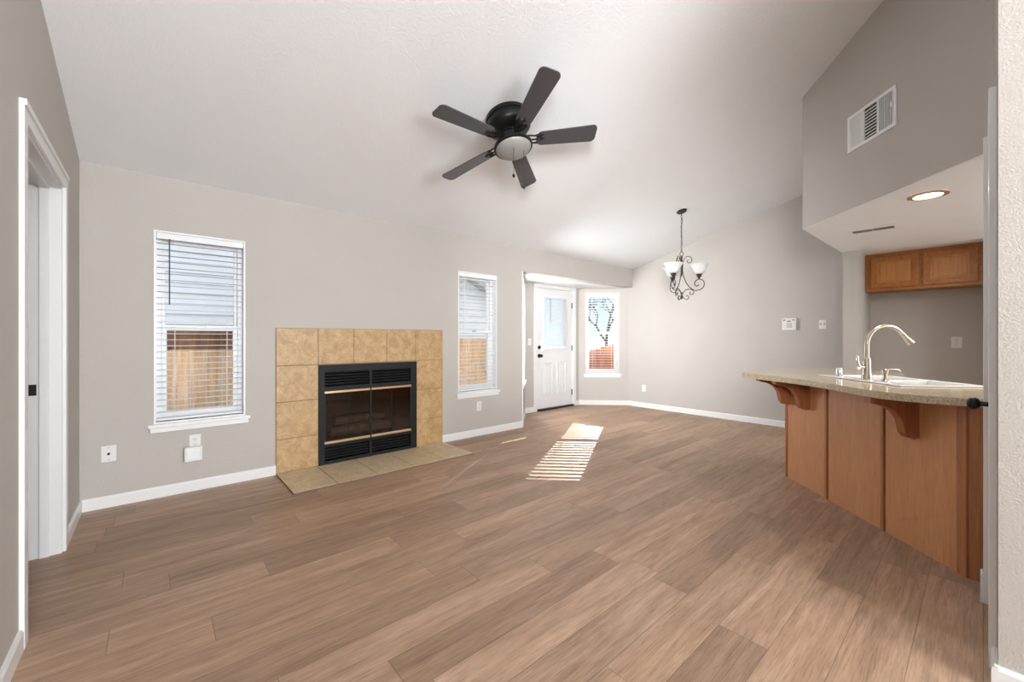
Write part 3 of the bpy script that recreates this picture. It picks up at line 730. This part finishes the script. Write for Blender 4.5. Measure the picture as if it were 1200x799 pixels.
# local +y after 45deg rotation points to (-1,1): the room side. front plane y=0, body on y<0
ZT = .872
cuts = [0, .487, .990, LEN]
us = [0, math.hypot(3.414-3.085, .429-.05)+.0, math.hypot(3.787-3.085, .777-.05), LEN]
names = 'front_panel'
for i in range(3):
    b = BM(); box(b, us[i]+.003, us[i+1]-.007, -.016, 0, 0, ZT); obj('front_panel', b, 'laminate', pen)
for i, u in enumerate(us):
    b = BM()
    w_ = .024
    ua = u if 0 < i < 3 else (0 if i == 0 else LEN-.022)
    ub = ua+w_
    box(b, ua, ub, -.012, .010, 0, ZT, .003)
    if i == 0: box(b, ub+.0, ub+.03, -.012, .006, 0, ZT, .004)
    obj('trim_strip', b, 'stile', pen)
b = BM(); m = Matrix.Rotation(-PI/4, 4, 'Z')
# return panel: from corner (3.085,.05) straight to the closet wall, faces -X
box(b, -.002, .016, -.083, -.003, 0, ZT, 0, m); obj('return_panel', b, 'stile', pen)
b2 = BM(); box(b2, .01, LEN-.02, -.022, -.0165, .0, ZT-.002); obj('backing', b2, 'dark', pen)
b = BM(); box(b, LEN-.016, LEN, -.42, -.016, 0, ZT); obj('end_panel', b, 'laminate', pen)
def corbel_prof():
    P = [(0, -.012), (0, -.225)]
    P += [(.030, -.235), (.055, -.228), (.072, -.205), (.080, -.165), (.090, -.125), (.115, -.090), (.155, -.062), (.200, -.048), (.245, -.040), (.262, -.034), (.262, 0.0)]
    P += [(0, 0)]
    return P
cme = None
for (uc, lab) in ((.29, 'near'), (1.24, 'middle'), (LEN-.045, 'far')):
    b = BM(); prism(b, [(0, 0), (0, -.23)]+[(.030, -.238), (.055, -.230), (.074, -.205), (.083, -.165), (.094, -.125), (.120, -.088), (.158, -.062), (.200, -.048), (.245, -.040), (.262, -.034), (.262, 0)], -.026, .026, 'x')
    c_ = obj('corbel', b, 'corbel', pen); c_.location = (uc, .001, ZT)
# kitchen side carcass (thin panels behind)
b = BM(); box(b, .10, LEN-.016, -.62, -.604, .1, ZT); box(b, .10, LEN-.016, -.604, -.016, .1, .116); obj('carcass', b, 'stile', pen)

# counter top
ctop = thing('countertop', 'speckled beige stone countertop with a rounded overhanging tip', 'countertop', (0, 0, 0))
outer = [(3.015, NY+.001), (3.012, .06), (3.005, .12), (2.998, .19), (3.000, .27), (3.035, .37), (3.11, .46), (3.21, .555), (3.34, .675), (3.47, .82), (3.58, .985), (3.67, 1.14), (3.735, 1.27), (3.77, 1.33), (3.81, 1.36), (3.88, 1.368),
         (4.20, 1.345), (4.55, 1.31), (4.86, 1.245), (5.04, 1.17), (5.12, 1.09), (5.12, .96), (5.06, .82), (4.95, .62), (4.80, .46), (4.64, .42), (4.34, .42), (3.90, NY+.001)]
def w2(u, v, o=(3.43, .33)):  # sink frame: u along the front, v toward the kitchen
    return (o[0]+r2*u+r2*v, o[1]+r2*u-r2*v)
SU, SV = .74, .50
hole = [w2(.02, .02), w2(SU-.02, .02), w2(SU-.02, SV-.02), w2(.02, SV-.02)]
def plate_with_hole(bm, outer, hole, z0, z1):
    for z in (z1, z0):
        es = []
        for loop in (outer, hole):
            vv = [bm.verts.new((x, y, z)) for x, y in loop]
            es += [bm.edges.new((vv[i], vv[(i+1) % len(vv)])) for i in range(len(vv))]
        bmesh.ops.triangle_fill(bm, use_beauty=True, use_dissolve=False, edges=es)
    for loop in (outer, hole):
        n = len(loop)
        for i in range(n):
            q = [bm.verts.new((*loop[i], z0)), bm.verts.new((*loop[(i+1) % n], z0)), bm.verts.new((*loop[(i+1) % n], z1)), bm.verts.new((*loop[i], z1))]
            bm.faces.new(q)
    bmesh.ops.remove_doubles(bm, verts=bm.verts, dist=.00005)
osm = [tuple(p[:2]) for p in smooth_pts([(x, y, 0) for x, y in outer[:21]], 3)] + outer[21:]
b = BM(); plate_with_hole(b, osm, hole, ZT+.001, .912); obj('slab', b, 'counter', ctop)

# sink
sink = thing('kitchen_sink', 'white double-bowl drop-in sink in the corner of the countertop', 'sink', (3.43, .33, 0), -PI/4)
# local x -> (r2,-r2)=v direction ; local y -> (r2,r2)=u direction
b = BM()
zt = .921
def ringbox(x0, x1, y0, y1, w, za, zb, bev=.004):
    box(b, x0, x1, y0, y0+w, za, zb, bev); box(b, x0, x1, y1-w, y1, za, zb, bev); box(b, x0, x0+w, y0, y1, za, zb, bev); box(b, x1-w, x1, y0, y1, za, zb, bev)
ringbox(0, SV, 0, SU, .04, .9125, zt)
box(b, 0, .115, 0, SU, .9125, zt, .004)
box(b, .10, SV-.03, SU/2-.02, SU/2+.02, .88, zt-.004, .004)
for (ya, yb) in ((.035, SU/2-.015), (SU/2+.015, SU-.035)):
    box(b, .105, .115, ya, yb, .73, .914); box(b, SV-.045, SV-.035, ya, yb, .73, .914); box(b, .105, SV-.035, ya, ya+.01, .73, .914); box(b, .105, SV-.035, yb-.01, yb, .73, .914); box(b, .105, SV-.035, ya, yb, .725, .735)
M_['porcelain'] = paint('white_porcelain', (.80, .79, .77), .12, 0, var=.01, spec=.6)
obj('basin', b, 'porcelain', sink)
for yc in (SU*.27, SU*.75):
    b = BM(); tube(b, [(.28, yc, .735), (.28, yc, .739)], .04, 20); obj('drain', b, 'chrome', sink)
# faucet (on the sink deck)
fa = thing('faucet', 'brushed nickel gooseneck pull-down faucet rising from the sink deck', 'faucet', (3.748, .533, zt), -TH-.03)
b = BM(); lathe(b, [(.002, 0), (.033, 0), (.034, .006), (.031, .012), (.0265, .05), (.024, .10), (.0235, .145), (.020, .150), (.002, .15)], 28); obj('faucet_body', b, 'nickel', fa, True)
b = BM(); pts = [(0, 0, .148), (0, 0, .19), (0, 0, .235)]
ra = .132
for i in range(1, 15):
    th = PI-(PI*.80)*i/14; pts.append((ra+ra*math.cos(th), 0, .240+ra*math.sin(th)))
tube(b, pts, .0150, 16); obj('gooseneck', b, 'nickel', fa, True)
p0, p1 = Vector(pts[-2]), Vector(pts[-1]); d = (p1-p0).normalized()
b = BM(); tube(b, [p1, p1+d*.012, p1+d*.02, p1+d*.055, p1+d*.085, p1+d*.088], [.017, .019, .017, .0215, .027, .024], 18); obj('spray_head', b, 'nickel', fa, True)
b = BM(); tube(b, [(-.018, 0, .085), (-.052, 0, .088)], .014, 14); tube(b, [(-.052, 0, .086), (-.062, 0, .12), (-.066, 0, .165)], [.013, .009, .0075], 12, 4); obj('lever', b, 'chrome', fa, True)
ag = tag(obj('air_gap', (lambda b: (lathe(b, [(.002, 0), (.024, 0), (.024, .006), (.020, .010), (.020, .055), (.016, .064), (.002, .066)], 24), b)[1])(BM()), 'chrome', None, True), 'short chrome air gap cap standing left of the faucet', 'air gap')
ag.location = (3.905, .715, zt)
sd = thing('soap_dispenser', 'nickel soap dispenser pump standing just right of the faucet', 'soap dispenser', (3.668, .428, zt), -TH)
b = BM(); lathe(b, [(.002, 0), (.024, 0), (.023, .008), (.013, .016), (.012, .05), (.018, .056), (.018, .078), (.012, .084), (.002, .085)], 24); obj('pump_body', b, 'nickel', sd, True)
b = BM(); tube(b, [(0, 0, .074), (.04, 0, .080), (.085, 0, .078), (.10, 0, .066)], .0055, 10, 4); obj('spout', b, 'nickel', sd, True)

# ------------------------------------------------------------------ upper cabinet
uc = thing('upper_cabinet', 'golden oak two-door wall cabinet above the kitchen alcove', 'cabinet', (5.945, 0, 0))
b = BM(); y0, y1, z0, z1 = -.02, .859, 1.72, 2.127
box(b, .018, .303, y0, y1, z0, z1, .002)
box(b, 0, .018, y0, y1, z0, z0+.045, .001); box(b, 0, .018, y0, y1, z1-.045, z1, .001); box(b, 0, .018, y1-.055, y1, z0, z1, .001); box(b, 0, .018, y0, y0+.055, z0, z1, .001); box(b, 0, .018, .385, .455, z0, z1, .001)
obj('cabinet_body', b, 'oak', uc)
for (ya, yb) in ((.436, .81), (.03, .404)):
    b = BM(); za, zb = z0+.035, z1-.04; s_ = .052
    box(b, -.019, -.0005, ya, ya+s_, za, zb, .003); box(b, -.019, -.0005, yb-s_, yb, za, zb, .003); box(b, -.019, -.0005, ya, yb, za, za+s_, .003); box(b, -.019, -.0005, ya, yb, zb-s_, zb, .003)
    dr = obj('cabinet_door', b, 'oak', uc)
    b = BM(); box(b, -.010, -.003, ya+s_-.002, yb-s_+.002, za+s_-.002, zb-s_+.002); box(b, -.014, -.003, ya+s_+.02, yb-s_-.02, za+s_+.02, zb-s_-.02, .004); obj('door_panel', b, 'oak_panel', dr)

# ------------------------------------------------------------------ vents, recessed light
vn = thing('return_air_grille', 'white three-section air grille high on the soffit wall', 'air vent', (3.614, .491, 2.66), PI/4)
b = BM(); hw, hh = .201, .127
fr = .022
box(b, -hw, hw, .0, .010, -hh, -hh+fr, .002); box(b, -hw, hw, .0, .010, hh-fr, hh, .002); box(b, -hw, -hw+fr, 0, .010, -hh, hh, .002); box(b, hw-fr, hw, 0, .010, -hh, hh, .002)
for xx in (-.062, .058): box(b, xx-.007, xx+.007, .0, .009, -hh, hh, .001)
obj('grille_frame', b, 'vinyl', vn)
b = BM(); box(b, -hw+.01, hw-.01, .0005, .002, -hh+.01, hh-.01); obj('grille_backing', b, 'dark', vn)
b = BM()
# in the room the left section (far) shows at local +x
for k in range(12):
    xx = .069+k*.0094
    box(b, xx, xx+.0052, .002, .008, -hh+fr, hh-fr)
for k in range(9):
    z = -hh+fr+.012+k*.0218
    box(b, -.054, .050, .002, .008, z, z+.0060)
for k in range(8):
    xx = -hw+fr+.008+k*.0142
    box(b, xx, xx+.0038, .002, .008, -hh+fr, hh-fr)
obj('grille_louvers', b, 'vinyl', vn)
b = BM(); box(b, -hw+.014, -hw+.03, .008, .02, .0, .03, .002); obj('damper_lever', b, 'vinyl', vn)
kv = thing('ceiling_register', 'small white air register in the low kitchen ceiling', 'air vent', (4.565, .61, 2.1272))
b = BM(); box(b, -.09, .09, -.155, .155, -.005, 0, .002); obj('register_plate', b, 'ceiling', kv)
b = BM()
for k in range(18):
    y = .005+k*.0072; box(b, -.045, .045, y, y+.0035, -.0065, -.0045); box(b, -.045, .045, -y-.0045, -y, -.0065, -.0045)
obj('register_slots', b, 'wand', kv)
rl = thing('recessed_light', 'lit round recessed downlight in the kitchen ceiling', 'ceiling light', (3.745, .233, 2.1272))
b = BM(); lathe(b, [(.070, -.001), (.070, -.006), (.098, -.004), (.098, 0)], 40, cap=False); obj('trim_ring', b, M_['brass'], rl, True)
b = BM(); lathe(b, [(.001, -.0015), (.071, -.0015)], 40, cap=False); obj('lit_lens', b, 'bulb', rl)
lamp('recessed_light_glow', 'AREA', (3.745, .233, 2.112), (0, 0, -1), KITCHEN_POWER, (1, .96, .90), .12)
lamp('kitchen_ceiling_fill', 'AREA', (4.6, -1.1, 2.10), (0, 0, -1), KITCHEN_POWER*3, (.93, .98, 1), .5)  # added fill for the unseen part of the kitchen, no fixture modelled

# ------------------------------------------------------------------ plates and wall devices
def plate(name, label, cat, loc, rz, w, h, kind, group=None):
    t = thing(name, label, cat, loc, rz, group)
    b = BM(); box(b, -w/2, w/2, -.006, 0, -h/2, h/2, .002); obj('cover_plate', b, 'plate', t)
    if kind == 'outlet':
        for dz in (-.02, .02):
            b = BM(); box(b, -.017, .017, -.009, -.0055, dz-.014, dz+.014, .003); f = obj('socket_face', b, 'plate', t)
            b = BM(); box(b, -.008, -.0055, -.0096, -.0088, dz-.002, dz+.008); box(b, .0055, .008, -.0096, -.0088, dz-.002, dz+.008); box(b, -.002, .002, -.0096, -.0088, dz-.010, dz-.006); obj('slots', b, 'wand', f)
    if kind == 'switch':
        b = BM(); box(b, -.005, .005, -.016, -.005, -.004, .012, .002); obj('toggle', b, 'plate', t)
    if kind == 'switch2':
        for dx in (-.02, .02):
            b = BM(); box(b, dx-.008, dx+.008, -.011, -.005, -.006, .012, .002); obj('toggle', b, 'steel', t)
    if kind == 'rocker2':
        b = BM(); box(b, -.040, -.008, -.010, -.005, -.032, .032, .002); obj('rocker', b, 'plate', t)
        b = BM(); box(b, .008, .040, -.010, -.005, -.032, .032, .002); f = obj('socket_face', b, 'plate', t)
        for dz in (-.018, .018): b = BM(); [box(b, .024+dx-.0015, .024+dx+.0015, -.0108, -.0098, dz-.005, dz+.005) for dx in (-.006, .006)]; obj('slots', b, 'wand', f)
    if kind == 'cable':
        b = BM(); tube(b, [(0, -.005, 0), (0, -.014, 0)], .0085, 12); obj('cable_jack', b, 'black', t)
        for dz in (-.042, .042): b = BM(); tube(b, [(0, -.0055, dz), (0, -.0072, dz)], .004, 8); obj('screw', b, 'steel', t)
    return t
plate('cable_wall_plate', 'small white cable plate low on the window wall near the left corner', 'wall plate', (-.255, YW, .382), 0, .078, .115, 'cable')
plate('wall_outlet', 'white outlet on the window wall under the left window, box plugged in', 'outlet', (.235, YW, .385), 0, .072, .115, 'outlet', 'wall outlets')
pb = thing('plug_in_box', 'flat white plug-in box hanging from the outlet under the left window', 'adapter', (.222, YW-.0096, .305))
b = BM(); box(b, -.056, .056, -.040, -.001, -.062, .050, .006); obj('box_body', b, 'plate', pb)
b = BM(); box(b, -.042, .042, -.044, -.039, -.046, .034, .004); obj('box_cover', b, 'vinyl', pb)
plate('wall_outlet', 'white outlet below the window right of the fireplace', 'outlet', (3.03, YW, .365), 0, .070, .115, 'outlet', 'wall outlets')
plate('wall_outlet', 'white outlet low on the dining wall just right of the bay', 'outlet', (XR, 3.885, .335), -PI/2, .070, .115, 'outlet', 'wall outlets')
plate('light_switch', 'white light switch on the bay wall left of the door', 'light switch', (4.575, BD, 1.15), 0, .072, .115, 'switch')
plate('light_switch', 'white switch plate right of the keypad on the dining wall', 'light switch', (XR, 1.345, 1.385), -PI/2, .078, .115, 'switch2')
plate('wall_outlet', 'white outlet plate on the kitchen alcove wall above the sink', 'outlet', (6.25, .18, 1.165), -PI/2, .078, .115, 'outlet', 'wall outlets')
th_ = thing('thermostat', 'boxy white thermostat panel on the dining wall', 'thermostat', (XR, 1.705, 1.395), -PI/2)
b = BM(); box(b, -.082, .082, -.035, 0, -.080, .080, .005); obj('housing', b, 'plate', th_)
b = BM(); box(b, -.070, -.045, -.0365, -.0345, .045, .065); obj('badge', b, 'keypad', th_); b = BM(); box(b, .035, .065, -.0365, -.0345, .048, .062); obj('badge', b, 'keypad', th_); b = BM(); box(b, -.020, .020, -.0365, -.0345, .030, .048)
obj('display_window', b, 'keypad', th_); b = BM()
for i in range(3):
    for j in range(3): box(b, -.028+i*.022, -.014+i*.022, -.0365, -.0345, -.045+j*.022, -.033+j*.022)
obj('keypad', b, 'keypad', th_)

# ------------------------------------------------------------------ outdoors
b = BM(); prism(b, [(-14, 4.6), (30, 4.6), (30, 40), (-14, 40)], -.30, -.22); prism(b, [(6.7, -10), (30, -10), (30, 4.6), (6.7, 4.6)], -.30, -.22)
struct('ground', b, 'concrete', 'pale ground outside the windows')
def fence(label, x0, x1, y, zt_, mat, w=.14, rail=True, loc=(0, 0, 0), rz=0, zfun=None):
    t = thing('wood_fence', label, 'fence', loc, rz, None)
    b = BM(); x = x0; k = 0
    while x < x1:
        h = zfun(x) if zfun else zt_
        box(b, x+.002, x+w-.003, y, y+.018, -.22, h); x += w; k += 1
    obj('fence_boards', b, mat, t)
    if rail:
        b = BM(); box(b, x0, x1, y-.02, y, zt_-.15, zt_+.02); box(b, x0, x1, y-.04, y+.05, zt_+.02, zt_+.05); obj('top_rail', b, 'fence_dark', t)
    return t
fence('tan board fence with a dark top rail outside the left window', -3.5, 3.0, 5.55, 1.24, 'fence')
fence('tan board fence outside the window right of the fireplace', 3.05, 6.1, 6.75, 1.20, 'fence', rail=False)
fence('reddish raked fence just outside the angled bay window', -.05, .98, .42, 1.1, 'fence_red', .102, False, (PR[0], PR[1], 0), -PI/4, lambda x: .90+.30*max(0, min(1, x)))
nh = thing('neighbour_house', 'pale grey gabled neighbouring house beyond the tan fence', 'house')
b = BM(); GB = [(-6, -.22), (6.15, -.22), (6.15, 2.05), (2.2, 4.05), (-6, 4.05)]
prism(b, GB, 7.6, 13, 'y'); obj('house_walls', b, 'siding', nh)
b = BM()
for k in range(26):
    z = .2+k*.15
    if z < 3.9:
        xe = 6.15 if z < 2.05 else 6.15-(z-2.05)*1.975
        box(b, -6, xe, 7.588, 7.6, z, z+.012)
obj('siding_laps', b, 'roof', nh)
b = BM(); prism(b, [(6.55, 1.85), (6.55, 1.97), (2.1, 4.22), (-6.3, 4.22), (-6.3, 4.10), (2.1, 4.10)], 7.35, 13.3, 'y'); obj('house_roof', b, 'roof', nh)
def tree(label, x, y, h, r, seed, leafy=False):
    rnd = random.Random(seed); t = thing('yard_tree', label, 'tree', (x, y, -.22))
    b = BM()
    def br(p, d, L, rad, dep):
        q = p+d*L; mid = p+d*L*.5+Vector((rnd.uniform(-1, 1), rnd.uniform(-1, 1), 0))*L*.06
        tube(b, [p, mid, q], [rad, rad*.85, rad*.65], 6)
        if dep == 0: return
        for i in range(3):
            a = rnd.uniform(0, 2*PI); s = rnd.uniform(.45, .95)
            nd = (d+Vector((math.cos(a), math.sin(a), rnd.uniform(-.1, .5)))*s).normalized(); br(q if i else p+d*L*.75, nd, L*rnd.uniform(.62, .85), rad*.60, dep-1)
    br(Vector((0, 0, 0)), Vector((0, 0, 1)), h*.32, r, 5)
    obj('branches', b, 'bark', t)
    return t
tree('bare branching tree seen through the angled bay window', 17.5, 12.7, 5.0, .10, 3)
tree('bare branching tree seen through the glass of the bay door', 13.3, 16.0, 4.6, .08, 8)
def cypress(label, x, y, h, r, seed):  # unseen trees added to keep direct sun off the window wall's two windows
    rnd = random.Random(seed); t = thing('sun_block_cypress', label, 'tree', (x, y, -.22))
    b = BM(); tube(b, [(0, 0, 0), (0, 0, h*.5)], .06, 8); obj('trunk', b, 'bark', t)
    b = BM(); seg = 22; rows = 40; rings = []
    for j in range(rows+1):
        f = j/rows; rr = r*min(1, (f*6+.25))*(1-max(0, (f-.8)/.2)**2*.95)
        rings.append([b.verts.new(((rr*rnd.uniform(.88, 1.08))*math.cos(2*PI*i/seg), (rr*rnd.uniform(.88, 1.08))*math.sin(2*PI*i/seg), .15+f*(h-.15))) for i in range(seg)])
    for a, c_ in zip(rings, rings[1:]):
        for i in range(seg): b.faces.new((a[i], a[(i+1) % seg], c_[(i+1) % seg], c_[i]))
    b.faces.new(rings[0]); b.faces.new(rings[-1]); obj('foliage', b, 'leaf', t); return t
cypress('unseen cypress shape added to keep sun off the window right of the fireplace', 5.10, 5.66, 4.2, .36, 1)
cypress('unseen tall cypress shape added to keep sun off the left window', 8.25, 9.15, 7.6, .50, 2)
# shrub beyond the right-hand fence
sb = BM()
rr = random.Random(4)
for i in range(9): ball(sb, (rr.uniform(-.7, .7), rr.uniform(-.08, .08), rr.uniform(.3, 1.22)), rr.uniform(.16, .24), 12)
o = obj('garden_shrub', sb, 'leaf'); tag(o, 'dark green shrub behind the fence outside the right window', 'shrub'); o.location = (5.0, 7.15, -.2)
